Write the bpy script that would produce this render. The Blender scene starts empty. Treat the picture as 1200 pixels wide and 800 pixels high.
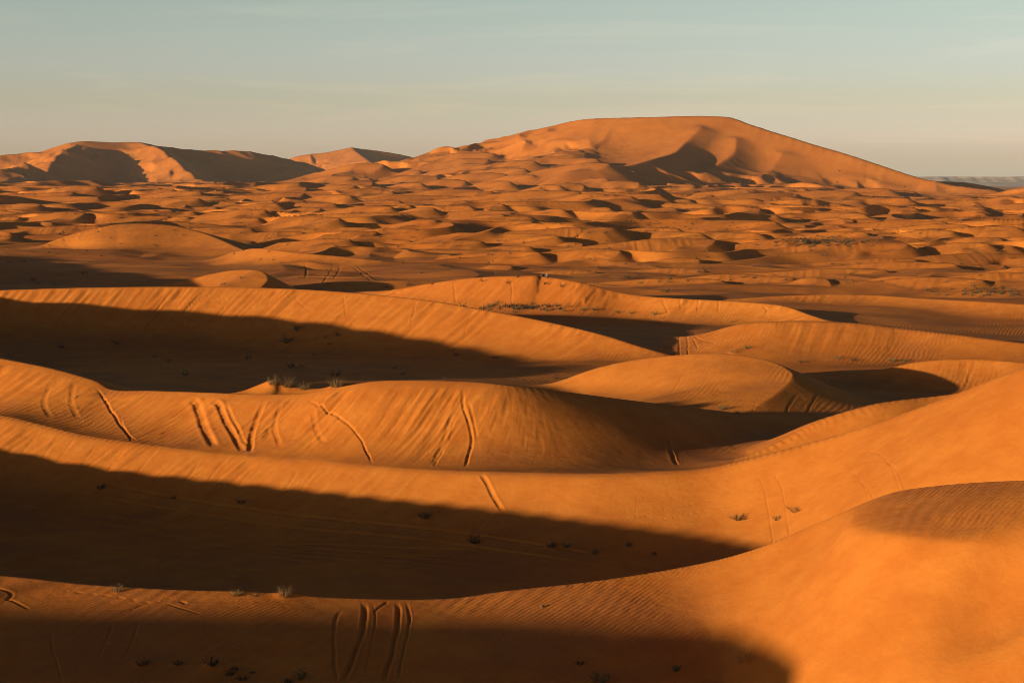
import bpy, math, random
import numpy as np

QUAL = 1.0            # 1.0 = final mesh density
rng = np.random.default_rng(7)
random.seed(7)
sc = bpy.context.scene
COL = sc.collection

# ------------------------------------------------------------------ camera model
F = 1903.0
PITCH = math.atan(185.0 / F)
SUN_A, SUN_E = math.radians(35), math.radians(6.8)     # sun is to the left and behind
S = np.array([-math.cos(SUN_A) * math.cos(SUN_E), -math.sin(SUN_A) * math.cos(SUN_E), math.sin(SUN_E)])


def ray(u, v):
    """azimuth (0 = straight ahead, + = right) and tangent of elevation of a picture point"""
    a, b = (u - 600) / F, (400 - v) / F
    cp, sp = math.cos(PITCH), math.sin(PITCH)
    y, z = cp + b * sp, -sp + b * cp
    return math.atan2(a, y), z / math.hypot(a, y)


def P(u, v, D):
    az, te = ray(u, v)
    return np.array([D * math.sin(az), D * math.cos(az), D * te])


# ------------------------------------------------------------------ noise
_perm = rng.permutation(512).astype(np.int32)
_ang = rng.random(512) * 2 * np.pi
_gx, _gy = np.cos(_ang).astype(np.float32), np.sin(_ang).astype(np.float32)


def pn(x, y, seed=0):
    x = np.asarray(x, np.float32); y = np.asarray(y, np.float32)
    fx, fy = np.floor(x), np.floor(y)
    xi, yi = fx.astype(np.int32), fy.astype(np.int32)
    x = x - fx; y = y - fy
    ux = x * x * x * (x * (x * 6 - 15) + 10); uy = y * y * y * (y * (y * 6 - 15) + 10)

    def g(i, j, dx, dy):
        h = _perm[(_perm[(i + seed * 37) & 511] + j) & 511]
        return _gx[h] * dx + _gy[h] * dy
    a = g(xi, yi, x, y); b = g(xi + 1, yi, x - 1, y)
    c = g(xi, yi + 1, x, y - 1); d = g(xi + 1, yi + 1, x - 1, y - 1)
    a = a + ux * (b - a); c = c + ux * (d - c)
    return (a + uy * (c - a)) * 1.5


def sstep(a, b, x):
    t = np.clip((x - a) / (b - a), 0, 1)
    return t * t * (3 - 2 * t)


def smax(a, b, k):
    k = 2.0 * k
    h = np.maximum(k - np.abs(a - b), 0) / k
    return np.maximum(a, b) + h * h * (k / 4)


def softplus(x, w):
    return 0.5 * (x + np.sqrt(x * x + w * w))


# ------------------------------------------------------------------ polar sheet of ground
def steps(d0, d1, r):
    n = max(2, int(math.log(d1 / d0) / r))
    return np.exp(np.linspace(math.log(d0), math.log(d1), n, endpoint=False))


q = 1.0 / QUAL
DS = np.concatenate([steps(1.0, 44, 0.04), steps(44, 150, 0.0012 * q), steps(150, 340, 0.0013 * q), steps(340, 1000, 0.0019 * q),
                     steps(1000, 4800, 0.0022 * q), steps(4800, 40000, 0.05), [40000.0]])
core = np.radians(np.arange(-19.0, 19.0001, 0.0352 * q))
left = np.radians(np.concatenate([np.arange(-180, -125, 5.0), np.arange(-125, -80, 0.5), np.arange(-80, -19, 0.4)]))
right = np.radians(np.concatenate([np.arange(19.5, 40, 1.0), np.arange(40, 180, 5.0)]))
AZ = np.concatenate([left, core, right])
NC, NR = len(AZ), len(DS)
X = (DS[:, None] * np.sin(AZ)[None, :]).astype(np.float32)
Y = (DS[:, None] * np.cos(AZ)[None, :]).astype(np.float32)
DD = np.broadcast_to(DS[:, None].astype(np.float32), X.shape)
print('grid', NR, NC, NR * NC)

# gently rolling floor, rising a little towards the great dune
Z = -22.0 + 14.0 * sstep(500, 2300, DD) * (1 - 0.85 * sstep(0.16, 0.26, AZ))[None, :] + 1.1 * pn(X / 60, Y / 45, 1) * sstep(40, 120, DD) + 0.35 * pn(X / 17, Y / 11, 2) * sstep(40, 90, DD)


def catmull(pts, per=5):
    pts = np.asarray(pts, float)
    if len(pts) < 3:
        return pts
    p = np.vstack([2 * pts[0] - pts[1], pts, 2 * pts[-1] - pts[-2]])
    out = []
    for i in range(1, len(p) - 2):
        t = np.linspace(0, 1, per, endpoint=False)[:, None]
        p0, p1, p2, p3 = p[i - 1], p[i], p[i + 1], p[i + 2]
        out.append(0.5 * ((2 * p1) + (-p0 + p2) * t + (2 * p0 - 5 * p1 + 4 * p2 - p3) * t ** 2 + (-p0 + 3 * p1 - 3 * p2 + p3) * t ** 3))
    return np.vstack(out + [pts[-1:]])


def window(poly, rad):
    """slices of the sheet within about rad of a world polyline"""
    d = np.hypot(poly[:, 0], poly[:, 1]); az = np.arctan2(poly[:, 0], poly[:, 1])
    m = rad / max(d.min(), 1.0)
    c0, c1 = np.searchsorted(AZ, [az.min() - m, az.max() + m])
    r0, r1 = np.searchsorted(DS, [max(d.min() - rad, 1.0), d.max() + rad])
    return slice(max(r0 - 1, 0), min(r1 + 1, NR)), slice(max(c0 - 1, 0), min(c1 + 1, NC))


def nearest(poly, x, y, vals):
    """distance, side (+1 = right-hand side of the direction of travel), arc length and interpolated values"""
    best = np.full(x.shape, 1e12, np.float32); side = np.zeros(x.shape, np.float32); arc = np.zeros(x.shape, np.float32)
    vals = np.asarray(vals, np.float32)
    out = [np.zeros(x.shape, np.float32) for _ in range(vals.shape[1])]
    wsum = np.full(x.shape, 1e-30, np.float32)
    s = 0.0
    for i in range(len(poly) - 1):
        ax, ay = poly[i, 0], poly[i, 1]; bx, by = poly[i + 1, 0], poly[i + 1, 1]
        ex, ey = bx - ax, by - ay; L2 = ex * ex + ey * ey
        if L2 < 1e-9:
            continue
        px, py = x - np.float32(ax), y - np.float32(ay)
        t = np.clip((px * np.float32(ex) + py * np.float32(ey)) / np.float32(L2), 0, 1)
        L = math.sqrt(L2)
        dx, dy = px - t * np.float32(ex), py - t * np.float32(ey)
        d2 = dx * dx + dy * dy
        m = d2 < best
        best = np.where(m, d2, best)
        side = np.where(m, (px * np.float32(ey) - py * np.float32(ex)) / (np.float32(L) * np.sqrt(d2 + 1e-6)), side)
        arc = np.where(m, s + t * np.float32(L), arc)
        wt = np.float32(L) * (d2 + np.float32(0.02)) ** np.float32(-4)
        wsum += wt
        for k in range(vals.shape[1]):
            out[k] += wt * (vals[i, k] + t * (vals[i + 1, k] - vals[i, k]))
        s += L
    return np.sqrt(best), side, arc, [o / wsum for o in out]


def ridge(pts, near=0.55, far=0.2, d0=0.0, s1=0.1, rn=0.15, rf=0.6, k=1.2, world=False, groove=0.0, gw=0.8, floor=-24, wob=0.0, per=5, seed=3, lean=0.25, gspan=(0, 1)):
    """a dune raised along a crest line. near side = right-hand side of travel (towards the camera for left-to-right lines).
    each point: (u, v, D) or, with world, (x, y, z); optional 4th value = near slope, 5th = d0 (flat top width before the brink)"""
    global Z
    raw, val = [], []
    for p in pts:
        w = np.array(p[:3], float) if world else P(*p[:3])
        raw.append(w)
        g4 = list(p[3:]) + [None] * 3
        val.append([w[2], near if g4[0] is None else g4[0], d0 if g4[1] is None else g4[1], far if g4[2] is None else g4[2]])
    full = catmull(np.hstack([np.array(raw), np.array(val)[:, 1:]]), per)
    poly, vals = full[:, :2], full[:, 2:]
    rad = max((vals[:, 0].max() - floor) / min(near, far, 0.9) + 2, 4)
    rad = min(rad, 420 if floor > -100 else 2000)
    R, C = window(poly, rad)
    x, y, z = X[R, C], Y[R, C], Z[R, C]
    if x.size == 0:
        return
    d, sd, arc, (zc, sn, b0, sf) = nearest(poly, x, y, vals)
    if wob:
        d = d + wob * pn(arc / (wob * 14), d / (wob * 20), seed) * sstep(0, 4 * wob, d)
    dn = np.minimum(s1, sn) * d + (sn - np.minimum(s1, sn)) * (softplus(d - b0, rn * 2) - softplus(-b0, rn * 2))
    fn = sf * (np.sqrt(d * d + rf * rf) - rf)
    ws = sstep(-0.9, 0.9, sd)
    h = zc - (ws * dn + (1 - ws) * fn)
    if groove:
        g = pn(arc / gw + lean * d / gw, d / (gw * 9), seed) + 0.5 * pn(arc / (gw * 0.37) + lean * d / (gw * .37), d / (gw * 7), seed + 1)
        pm = 0.25 + 0.75 * sstep(-0.3, 0.4, pn(arc / (gw * 9), d * 0 + seed, seed + 2))
        sn_ = arc / max(float(arc.max()), 1)
        pm = pm * sstep(gspan[0] - .02, gspan[0] + .05, sn_) * (1 - sstep(gspan[1] - .06, gspan[1] + .02, sn_))
        h = h + groove * g * pm * sstep(b0, b0 + 1.2, d) * (sd >= 0) * (1 - sstep(6, 14, d))
    Z[R, C] = smax(z, h, k).astype(np.float32) if k > 0 else np.maximum(z, h)


def hit(u, v, dmin=20.0):
    """where the line of sight through a picture point meets the ground"""
    az, te = ray(u, v)
    j = int(np.clip(np.searchsorted(AZ, az) - 1, 0, NC - 2)); f = (az - AZ[j]) / (AZ[j + 1] - AZ[j])
    col = Z[:, j] * (1 - f) + Z[:, j + 1] * f
    dif = col - te * DS
    i0 = np.searchsorted(DS, dmin)
    w = np.nonzero(dif[i0:] >= 0)[0]
    if len(w) == 0:
        return None
    i = i0 + w[0]
    if i > 0 and dif[i - 1] < 0:
        t = dif[i - 1] / (dif[i - 1] - dif[i]); D = DS[i - 1] + t * (DS[i] - DS[i - 1])
    else:
        D = DS[i]
    return np.array([D * math.sin(az), D * math.cos(az), te * D])


def ground_z(x, y):
    az = math.atan2(x, y); d = math.hypot(x, y)
    j = int(np.clip(np.searchsorted(AZ, az) - 1, 0, NC - 2)); i = int(np.clip(np.searchsorted(DS, d) - 1, 0, NR - 2))
    f = (az - AZ[j]) / (AZ[j + 1] - AZ[j]); g = (d - DS[i]) / (DS[i + 1] - DS[i])
    return float((Z[i, j] * (1 - f) + Z[i, j + 1] * f) * (1 - g) + (Z[i + 1, j] * (1 - f) + Z[i + 1, j + 1] * f) * g)


# ------------------------------------------------------------------ the open field of dunes
def saw(lam, ang, warp, seed, steep=0.27, run=1.5, gain=1.15):
    """transverse dunes: steep side towards the camera, long back; crests rise, sink and end"""
    c, s = math.cos(ang), math.sin(ang)
    xr, yr = X * c + Y * s, -X * s + Y * c
    w = warp * pn(xr / (lam * 1.4), yr / (lam * 1.8), seed) + 0.35 * warp * pn(xr / (lam * 0.45), yr / (lam * 0.9), seed + 1)
    ph = (yr + w) / lam
    n = np.floor(ph); t = ph - n
    tri = np.where(t < steep, t / steep, 1 - ((t - steep) / (1 - steep)))
    a = pn(xr / (lam * run) + n * 7.31, n * 3.17, seed + 2)
    amp = np.clip(0.45 + 1.1 * a, 0, 1.25)
    return tri * amp * gain


def add_field():
    global Z
    i0 = int(np.searchsorted(DS, 300))
    global X, Y
    Xs, Ys = X, Y
    X, Y = Xs[i0:], Ys[i0:]
    D = DD[i0:]
    m = 0.5 * sstep(300, 340, D) + 0.5 * sstep(350, 460, D)
    f1 = saw(42, math.radians(8), 30, 11, 0.28, 2.6) * 6.4
    f2 = saw(56, math.radians(40), 40, 21, 0.3, 1.8) * 6.6
    f3 = np.maximum(saw(23, math.radians(52), 15, 31, 0.3) * 2.2, saw(27, math.radians(-12), 20, 81, 0.28, 2.2) * 3.2)
    far = sstep(600, 1200, D)
    f4 = saw(80, math.radians(46), 60, 41, 0.32, 1.7) * 9.6 * far
    f5 = saw(60, math.radians(-6), 50, 51, 0.3, 2.2) * 8.6 * far
    h = np.maximum(np.maximum(f1, f2), np.maximum(f3, np.maximum(f4, f5)))
    m = m * (1 - 0.85 * (1 - sstep(590, 690, D)) * (1 - sstep(-0.17, -0.10, AZ))[None, :])     # the broad dune at left stands clear
    m = m * (1 - 0.5 * (1 - sstep(420, 520, D)))
    fade = (1 - sstep(6000, 12000, D)) * (1 - 0.75 * sstep(1500, 2400, D) * sstep(0.2, 0.27, AZ)[None, :])
    X, Y = Xs, Ys
    return i0, (h * m * fade).astype(np.float32)


i0, field = add_field()

# --- big far dunes first, the dune field is then added over their lower flanks
FL = -30
before = Z.copy()
BIG = dict(k=8.0, floor=-120, rf=4)
ridge([(470, 196, 2750), (540, 178, 2650), (580, 165, 2560), (620, 154, 2480), (660, 145, 2420), (690, 139, 2380), (760, 137, 2350), (845, 136, 2350), (880, 146, 2332),
       (940, 165, 2300), (1000, 183, 2266), (1060, 203, 2232), (1100, 214, 2206), (1160, 224, 2170)], near=0.46, far=0.5, rn=2, **BIG)
# spurs of the great dune
def sp(u, v, out):
    h = hit(u, v)
    return (u, v, math.hypot(h[0], h[1]) - out)


ridge([(690, 200, 1900), (712, 196, 1935), (740, 194, 1985), (768, 186, 2055), sp(790, 180, 85), sp(803, 168, 34), sp(822, 152, 4)], near=0.62, far=0.30, rn=2, **BIG)
ridge([sp(828, 207, 66), sp(836, 197, 52), sp(860, 180, 24), sp(863, 165, 3)], near=0.6, far=0.36, rn=2, **BIG)
ridge([sp(892, 218, 34), sp(904, 202, 18), sp(918, 182, 2)], near=0.42, far=0.4, rn=4, **BIG)
# left mountain
ridge([(-120, 190, 3300), (0, 183, 3300), (40, 180, 3300), (62, 174, 3300), (90, 167, 3300), (150, 167, 3330), (190, 172, 3350), (240, 177, 3400), (300, 180, 3450), (335, 187, 3500),
       (372, 199, 3550), (420, 214, 3600)], near=0.45, far=0.5, rn=3, **BIG)
ridge([(238, 217, 2900), (222, 204, 2980), (205, 190, 3080), (186, 176, 3210), (165, 168, 3320)], near=0.55, far=0.45, rn=2, **BIG)
ridge([(54, 207, 2880), (60, 194, 2990), (73, 181, 3110), (90, 171, 3250)], near=0.5, far=0.4, rn=4, **BIG)
ridge([(0, 200, 2800), (30, 197, 2850), (60, 207, 2850)], near=0.4, far=0.4, rn=4, **BIG)
ridge([(320, 196, 4500), (345, 184, 4500), (370, 180, 4500), (412, 174, 4500), (440, 176, 4530), (475, 182, 4560), (510, 194, 4600)], near=0.45, far=0.5, rn=3, **BIG)
ridge([(440, 196, 4150), (428, 186, 4300), (412, 174, 4500)], near=0.5, far=0.4, rn=3, **BIG)
# low shoulder in front of the great dune, on its left
ridge([(240, 232, 2300), (330, 214, 2300), (420, 200, 2320), (470, 192, 2350), (520, 180, 2400), (570, 170, 2480)], near=0.16, far=0.3, rn=12, **BIG)
ridge([(540, 205, 2050), (620, 190, 2150), (700, 176, 2250), (740, 165, 2330)], near=0.2, far=0.25, rn=10, **BIG)
ridge([(1090, 212, 2500), (1140, 215, 2500), (1190, 228, 2500)], near=0.2, far=0.3, rn=5, **BIG)
ridge([(1170, 232, 1900), (1200, 225, 1900), (1260, 222, 1900)], near=0.25, far=0.3, rn=5, **BIG)
rise = Z - before
RISE = rise.copy()
lw = 1 - sstep(0.02, 0.075, AZ)[None, :]        # the left shoulder is broken into many dunes, the face of the great dune is smooth
Z[i0:] += field * (1 - 0.93 * (lw * sstep(45, 105, rise[i0:]) + (1 - lw) * sstep(8, 32, rise[i0:])))
del before, field

# spur-like dunes over the left shoulder of the great dune
for (u, v, D, L, h) in []:
    pass

ib = int(np.searchsorted(DS, 1000)); ie = int(np.searchsorted(DS, 5200))
for _ in range(1):
    B = Z[ib:ie]
    B[1:-1] = 0.25 * B[:-2] + 0.5 * B[1:-1] + 0.25 * B[2:]

# ------------------------------------------------------------------ dunes of the middle distance
G = dict(groove=0.22, gw=1.2)
# L2 broad lit dune at left, L1 tongue, M1 ridge with tracks
ridge([(-60, 330, 540), (10, 306, 540), (40, 292, 545), (80, 276, 550), (120, 266, 550), (150, 262, 550), (200, 264, 545), (240, 274, 535), (280, 291, 510), (300, 300, 500)], near=0.26, far=0.25, rf=1, groove=0.08, gw=3)
ridge([(270, 296, 480), (300, 291, 455), (340, 295, 440), (400, 301, 430), (440, 306, 425), (480, 312, 425), (540, 318, 430)], near=0.5, far=0.3, groove=0.1, gw=2)
ridge([(130, 347, 340), (170, 338, 338), (195, 333, 336), (222, 327, 333), (262, 318, 328), (290, 316, 324), (306, 318, 320, 0.2), (313, 325, 316, 0.1), (309, 333, 312, 0.06), (300, 342, 306, 0.06)], near=0.4, far=0.5, rf=0.2, k=0.8)
ridge([(420, 300, 480), (480, 294, 480), (540, 293, 480), (600, 300, 480), (660, 312, 470), (674, 318, 465), (668, 326, 455)], near=0.4, far=0.35, **G)
ridge([(430, 344, 318), (470, 338, 305), (510, 331, 297), (560, 325, 290), (620, 323, 285), (636, 324, 285), (680, 331, 281), (740, 345, 279), (800, 350, 273), (860, 353, 270), (915, 358, 266), (945, 368, 262), (965, 376, 258)],
      near=0.58, far=0.3, groove=0.42, gw=1.1)
ridge([(700, 318, 420), (760, 312, 420), (860, 312, 420), (940, 322, 410), (1000, 335, 400)], near=0.3, far=0.2, rf=2, groove=0.05)
ridge([(850, 358, 300), (900, 350, 300), (1000, 346, 300), (1080, 350, 296), (1200, 357, 290), (1300, 366, 290)], near=0.5, far=0.25, gspan=(0, .5), **G)
ridge([(900, 344, 350), (950, 333, 350), (980, 329, 350), (1030, 334, 345), (1060, 343, 340)], near=0.3, far=0.4, groove=0.05)
ridge([(1060, 340, 355), (1140, 326, 355), (1200, 320, 355), (1290, 318, 360)], near=0.25, far=0.4, groove=0.05)
# crescent dunes of the open field: sunny windward face, knife-edged brink that hooks round on the right, dark slip face behind it
cr_ = random.Random(33)
CRESC = ((-1.25, .22, -1.05, .34), (-.62, .12, -.48, .34), (-.18, .05, -.06, .32), (.2, 0, 0, .26), (.46, -.12, -.08, .15), (.56, -.30, -.22, .08), (.46, -.62, -.52, .05), (.26, -1.0, -1.05, .05))
done = []
for _ in range(420):
    v = 222 + 112 * cr_.random() ** 1.25; u = cr_.uniform(-20, 1220)
    p = hit(u, v)
    if p is None or len(done) > 150:
        continue
    D = math.hypot(p[0], p[1])
    if D < 325 or D > 2100 or (D < 600 and u < 330) or (D < 480 and u < 560) or RISE[int(np.searchsorted(DS, D)) - 1, int(np.searchsorted(AZ, math.atan2(p[0], p[1]))) - 1] > (40 if u < 640 else 7):
        continue
    L = (18 + 62 * cr_.random() ** 1.8) * (0.55 + 0.45 * (v - 222) / 112) * D / F; L = min(max(L, 7), 34); hgt = L * cr_.uniform(.12, .20)
    if any((p[0] - a) ** 2 + (p[1] - b) ** 2 < (0.8 * (L + l)) ** 2 for a, b, l in done):
        continue
    done.append((p[0], p[1], L)); yaw = cr_.gauss(0, .28); c_, s_ = math.cos(yaw), math.sin(yaw); sx, sy = cr_.choice((.85, 1.1, 1.5, 2.0, 2.6)) * cr_.uniform(.85, 1.15), cr_.uniform(.7, 1.15)
    ridge([(p[0] + L * (x * sx * c_ - y * sy * s_), p[1] + L * (x * sx * s_ + y * sy * c_), p[2] + hgt * (1 + 1.25 * z), n_) for x, y, z, n_ in CRESC], near=.32, far=.5, rn=.1, rf=.15, k=hgt * .22, world=True, floor=p[2] - 1.5, per=6,
          groove=0.12, gw=1.6)
# larger ones climb the left shoulder of the great dune
done = []
for _ in range(160):
    u = cr_.uniform(370, 770); v = cr_.uniform(186 if u > 470 else 200, 234)
    p = hit(u, v)
    if p is None or len(done) > 34:
        continue
    D = math.hypot(p[0], p[1])
    if D < 1300 or D > 2500 or (u > 700 and v < 212):
        continue
    L = cr_.uniform(22, 46) * D / F; hgt = L * cr_.uniform(.17, .25)
    if any((p[0] - a) ** 2 + (p[1] - b) ** 2 < (0.75 * (L + l)) ** 2 for a, b, l in done):
        continue
    done.append((p[0], p[1], L)); yaw = cr_.gauss(-.15, .3); c_, s_ = math.cos(yaw), math.sin(yaw); sx, sy = cr_.uniform(.9, 1.7), cr_.uniform(.8, 1.3)
    ridge([(p[0] + L * (x * sx * c_ - y * sy * s_), p[1] + L * (x * sx * s_ + y * sy * c_), p[2] + hgt * (1 + 1.25 * z), n_) for x, y, z, n_ in CRESC], near=.32, far=.52, rn=.4, rf=.6, k=hgt * .3, world=True, floor=p[2] - 12, per=6)
# R5, R6
ridge([(745, 412, 226), (790, 402, 222), (830, 390, 218), (865, 380, 214), (900, 377, 212), (950, 376, 212), (1010, 379, 212), (1060, 385, 212), (1120, 392, 210), (1200, 402, 208), (1300, 412, 208)],
      near=0.42, far=0.3, d0=0.5, groove=0.14, gw=1.4)
ridge([(1010, 446, 186), (1040, 434, 186), (1070, 425, 186), (1110, 421, 186), (1150, 421, 186), (1200, 425, 184), (1280, 432, 184)], near=0.5, far=0.3, groove=0.1, gw=1)
# R3 long ridge, its foot in shade
ridge([(-120, 342, 262), (-40, 341, 258), (0, 340, 255), (100, 337, 250), (200, 336, 246), (300, 337, 241), (400, 342, 234), (500, 352, 226), (560, 362, 221), (620, 373, 216), (680, 386, 211), (720, 397, 208), (770, 416, 204), (800, 430, 203)],
      near=0.56, far=0.25, groove=0.34, gw=0.9)
# R3b crescent dune
ridge([(600, 468, 175), (640, 453, 174.5), (690, 434, 174), (730, 424, 173), (780, 417, 171.5), (840, 414, 169, 0.32), (890, 420, 166, 0.22), (918, 430, 163.5, 0.13), (928, 441, 160.5, 0.07, None, .5), (915, 456, 156.5, 0.05, None, .55), (893, 472, 152, 0.05, None, .55), (868, 490, 148, 0.05, None, .55)],
      near=0.40, far=0.38, rf=0.2, per=14, k=0.8)
# R2
ridge([(-60, 412, 149), (-20, 415, 145), (0, 420, 143), (60, 432, 139), (110, 446, 136), (132, 457, 134.5), (180, 458, 132), (240, 460, 129), (300, 462, 126), (355, 461, 124), (400, 453, 122), (450, 446, 120.5), (540, 447, 119),
       (600, 452, 118.6), (670, 460, 121, .5), (740, 469, 125, .45), (800, 476, 129.5, .42), (870, 484, 135, .4), (960, 491, 142, .4)], near=0.6, far=0.3, d0=0.6, s1=0.2, rn=0.9, groove=0.24, gw=0.6, per=8, gspan=(0, 0.62))
# sandy mound behind the crest of R2, with grass on it
ridge([(262, 466, 131), (285, 458, 131), (305, 450, 131), (318, 446, 131), (330, 449, 131), (345, 454, 130.5), (375, 455, 130), (395, 450, 130), (412, 449, 131)], near=0.5, far=0.5, rf=0.3, k=0.5)
# R1b and R1
ridge([(860, 548, 112), (890, 533, 112), (933, 508, 113), (967, 491, 114), (1017, 476, 115), (1050, 470, 116), (1110, 463, 118), (1180, 452, 118)], near=0.45, far=0.3, k=0.8)
ridge([(-120, 500, 143, None, None, .05), (-50, 488, 135, None, None, .05), (0, 487, 131, None, None, .05), (50, 498, 128, None, None, .05), (100, 510, 125, None, None, .04), (200, 525, 120, None, None, .04), (300, 538, 115.5, None, None, .04), (380, 545, 112, None, None, .04), (470, 549, 108.5, None, None, .05), (560, 552, 106, None, None, .06), (640, 554, 104.5, None, None, .08), (700, 555, 103.5, None, None, .12),
       (760, 553, 103.5, None, None, .15), (830, 548, 104, None, None, .25), (900, 532, 104), (1000, 504, 103), (1097, 470, 100), (1200, 430, 97), (1300, 395, 95)],
      near=0.52, far=0.3, d0=0.4, s1=0.15, rn=0.2, groove=0.2, gw=0.55, per=10, gspan=(0, 0.55))
# R0, the foreground crest that climbs into the dune on the right
ridge([(-140, 690, 68, 0.15), (-50, 679, 66, 0.15), (0, 675, 64.8, 0.15), (100, 685, 62.8, 0.14), (200, 691, 61.4, 0.13), (300, 694, 60.5, 0.12), (400, 701, 60, 0.11), (520, 702, 60, 0.1), (600, 692, 60.5, 0.1), (700, 681, 61, 0.14), (800, 665, 62, 0.24),
       (880, 645, 62, 0.34), (960, 612, 61.5, 0.45, 0.1), (1010, 590, 61, 0.5, 0.8), (1050, 576, 60.5, 0.55, 4.4), (1100, 569, 60, 0.58, 7.8), (1150, 565, 59.5, 0.58, 7.4), (1200, 563, 59, 0.58, 6.4), (1300, 560, 58, 0.58, 5)],
      near=0.1, far=0.45, s1=0.1, rn=0.2, rf=0.3, k=0.5, per=14)


# wind scoops in the shoulder of the near dune
for (u, v, rx, ry, dep, rot) in ((1192, 672, 2.6, 1.5, 0.85, 0.5), (1120, 628, 2.6, 1.5, 0.16, 0.4)):
    p = hit(u, v); Rs, Cs = window(np.array([[p[0], p[1]], [p[0] + .1, p[1]]]), 9)
    dx, dy = X[Rs, Cs] - p[0], Y[Rs, Cs] - p[1]; c_, s_ = math.cos(rot), math.sin(rot)
    e2 = ((dx * c_ + dy * s_) / rx) ** 2 + ((-dx * s_ + dy * c_) / ry) ** 2
    Z[Rs, Cs] -= (dep * np.exp(-e2 ** 1.4)).astype(np.float32)

# ------------------------------------------------------------------ dunes outside the frame that throw the long shadows
def caster(edge, m, ends, slope=0.6, fixed_y=None, ext=0):
    c = []
    for (u, v) in edge:
        h = hit(u, v)
        if h is None:
            continue
        if fixed_y is None:
            t = (h[0] + 0.36 * h[1] + m) / (-S[0] - 0.36 * S[1])
        else:
            t = (fixed_y - h[1]) / S[1]
        c.append(h + t * S)
    c = np.array(c)
    for _ in range(2):
        c[1:-1] = 0.25 * c[:-2] + 0.5 * c[1:-1] + 0.25 * c[2:]
    print('caster', np.round(c, 1).tolist())
    dirn0, dirn1 = c[0] - c[1], c[-1] - c[-2]
    if ext:
        e_ = c[-1] - c[-3]; c = np.vstack([c, c[-1] + e_ / np.linalg.norm(e_) * ext])
    a = [c[0] + dirn0 / np.linalg.norm(dirn0) * ends[0][0]]; a[0][2] = c[0][2] + ends[0][1]
    b = [c[-1] + dirn1 / np.linalg.norm(dirn1[:2]) * ends[1][0]]; b[0][2] = c[-1][2] + ends[1][1]
    pts = [tuple(p) for p in a + list(c) + b]
    ridge(pts, near=slope, far=slope, rn=0.2, rf=0.2, k=0.3, world=True)


caster([(-90, 492), (-45, 508), (0, 524), (67, 543), (133, 550), (200, 557), (267, 563), (333, 570), (400, 577), (525, 590), (600, 596), (700, 608), (800, 623), (868, 635)], 24, [(10, -8), (5, -6)], ext=10)
caster([(0, 347), (100, 357), (190, 363), (300, 366), (400, 376), (500, 396), (600, 417), (640, 429), (660, 436)], 32, [(25, 0), (8, -9)])
caster([(0, 292), (60, 303), (130, 315), (200, 325), (240, 332)], 40, [(40, 2), (20, -9)])
caster([(-60, 707), (0, 707), (75, 708), (150, 711), (300, 715), (450, 719), (600, 723), (750, 729), (850, 738), (910, 752), (935, 768), (938, 785), (928, 800)], 0, [(4, -9), (14, -9)], fixed_y=5)
# the dune under the photographer
ridge([(-6, -30, -6), (0, -8, -1.9), (0.5, 0.6, -1.7), (4, 4, -4.5)], near=0.55, far=0.55, rn=0.5, k=0.5, world=True)

# ------------------------------------------------------------------ wheel tracks, footprints and gullies pressed into the sand
def track(pix, w=0.16, depth=0.07, gauge=0.0, rim=0.22, fade=0.12, rag=0.5, prints=0.0, seed=60):
    pts = [hit(u, v) for u, v in pix]
    pts = [p for p in pts if p is not None]
    poly = catmull(np.array(pts)[:, :2], 8)
    R, C = window(poly, gauge + 3.2 * w + 0.3)
    x, y, z = X[R, C], Y[R, C], Z[R, C]
    if x.size == 0:
        return
    depth *= 0.24; w *= 0.27; fade = max(fade, 0.2)
    d, sd, arc, _ = nearest(poly, x, y, np.zeros((len(poly), 1)))
    tot = float(np.hypot(*np.diff(poly, axis=0).T).sum())
    f = arc / tot
    env = sstep(0, fade, f) * (1 - sstep(1 - fade, 1, f))
    if rag:
        env = env * (1 + rag * pn(arc / (4 * w), d / (6 * w), seed))
    if prints:
        env = env * sstep(0.1, 0.5, np.cos(arc * 2 * np.pi / prints + pn(arc / prints, d * 0, seed + 1)))
    ds = d * np.sign(sd) + (0.0 if gauge else 0.8) * w * pn(arc / (22 * w), d * 0 + seed * .37, seed + 5)
    prof = 0
    for o in ((-gauge / 2, gauge / 2) if gauge else (0.0,)):
        e = np.abs(ds - o) / w
        prof = prof - np.exp(-e ** 4) + rim * np.exp(-((e - 1.7) / 0.55) ** 2)
    Z[R, C] = z + (depth * env * prof).astype(np.float32)


# the foreground crest: three pairs of deep ruts ploughed over it
for pts, w_, dp in (([(424, 703), (427, 712), (428, 725), (422, 750), (412, 775), (402, 805)], 0.36, .22), ([(436, 703), (439, 715), (440, 730), (434, 760), (424, 805)], 0.16, .07),
                    ([(406, 711), (399, 716), (394, 725), (391, 745), (392, 770), (396, 805)], 0.26, .12), ([(462, 703), (467, 713), (467, 728), (462, 755), (450, 805)], 0.32, .2),
                    ([(474, 703), (479, 714), (480, 730), (474, 760), (464, 805)], 0.22, .12), ([(456, 704), (445, 711), (438, 718)], 0.22, .12)):
    track(pts, w_, dp, fade=.1)
track([(-10, 688), (8, 692), (14, 697), (6, 704), (-10, 708)], .3, .15); track([(4, 700), (20, 706), (36, 714)], .22, .12)
track([(150, 716), (170, 707), (190, 703), (205, 698)], .2, .13); track([(192, 706), (215, 713), (240, 721)], .14, .09); track([(210, 704), (218, 707)], .3, .12)
track([(-10, 748), (40, 735), (100, 723), (180, 719)], .16, .06, gauge=1.1); track([(60, 735), (62, 760), (70, 785), (75, 805)], .18, .06); track([(148, 725), (142, 745), (130, 770), (110, 788)], .18, .07, gauge=.9)
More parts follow.
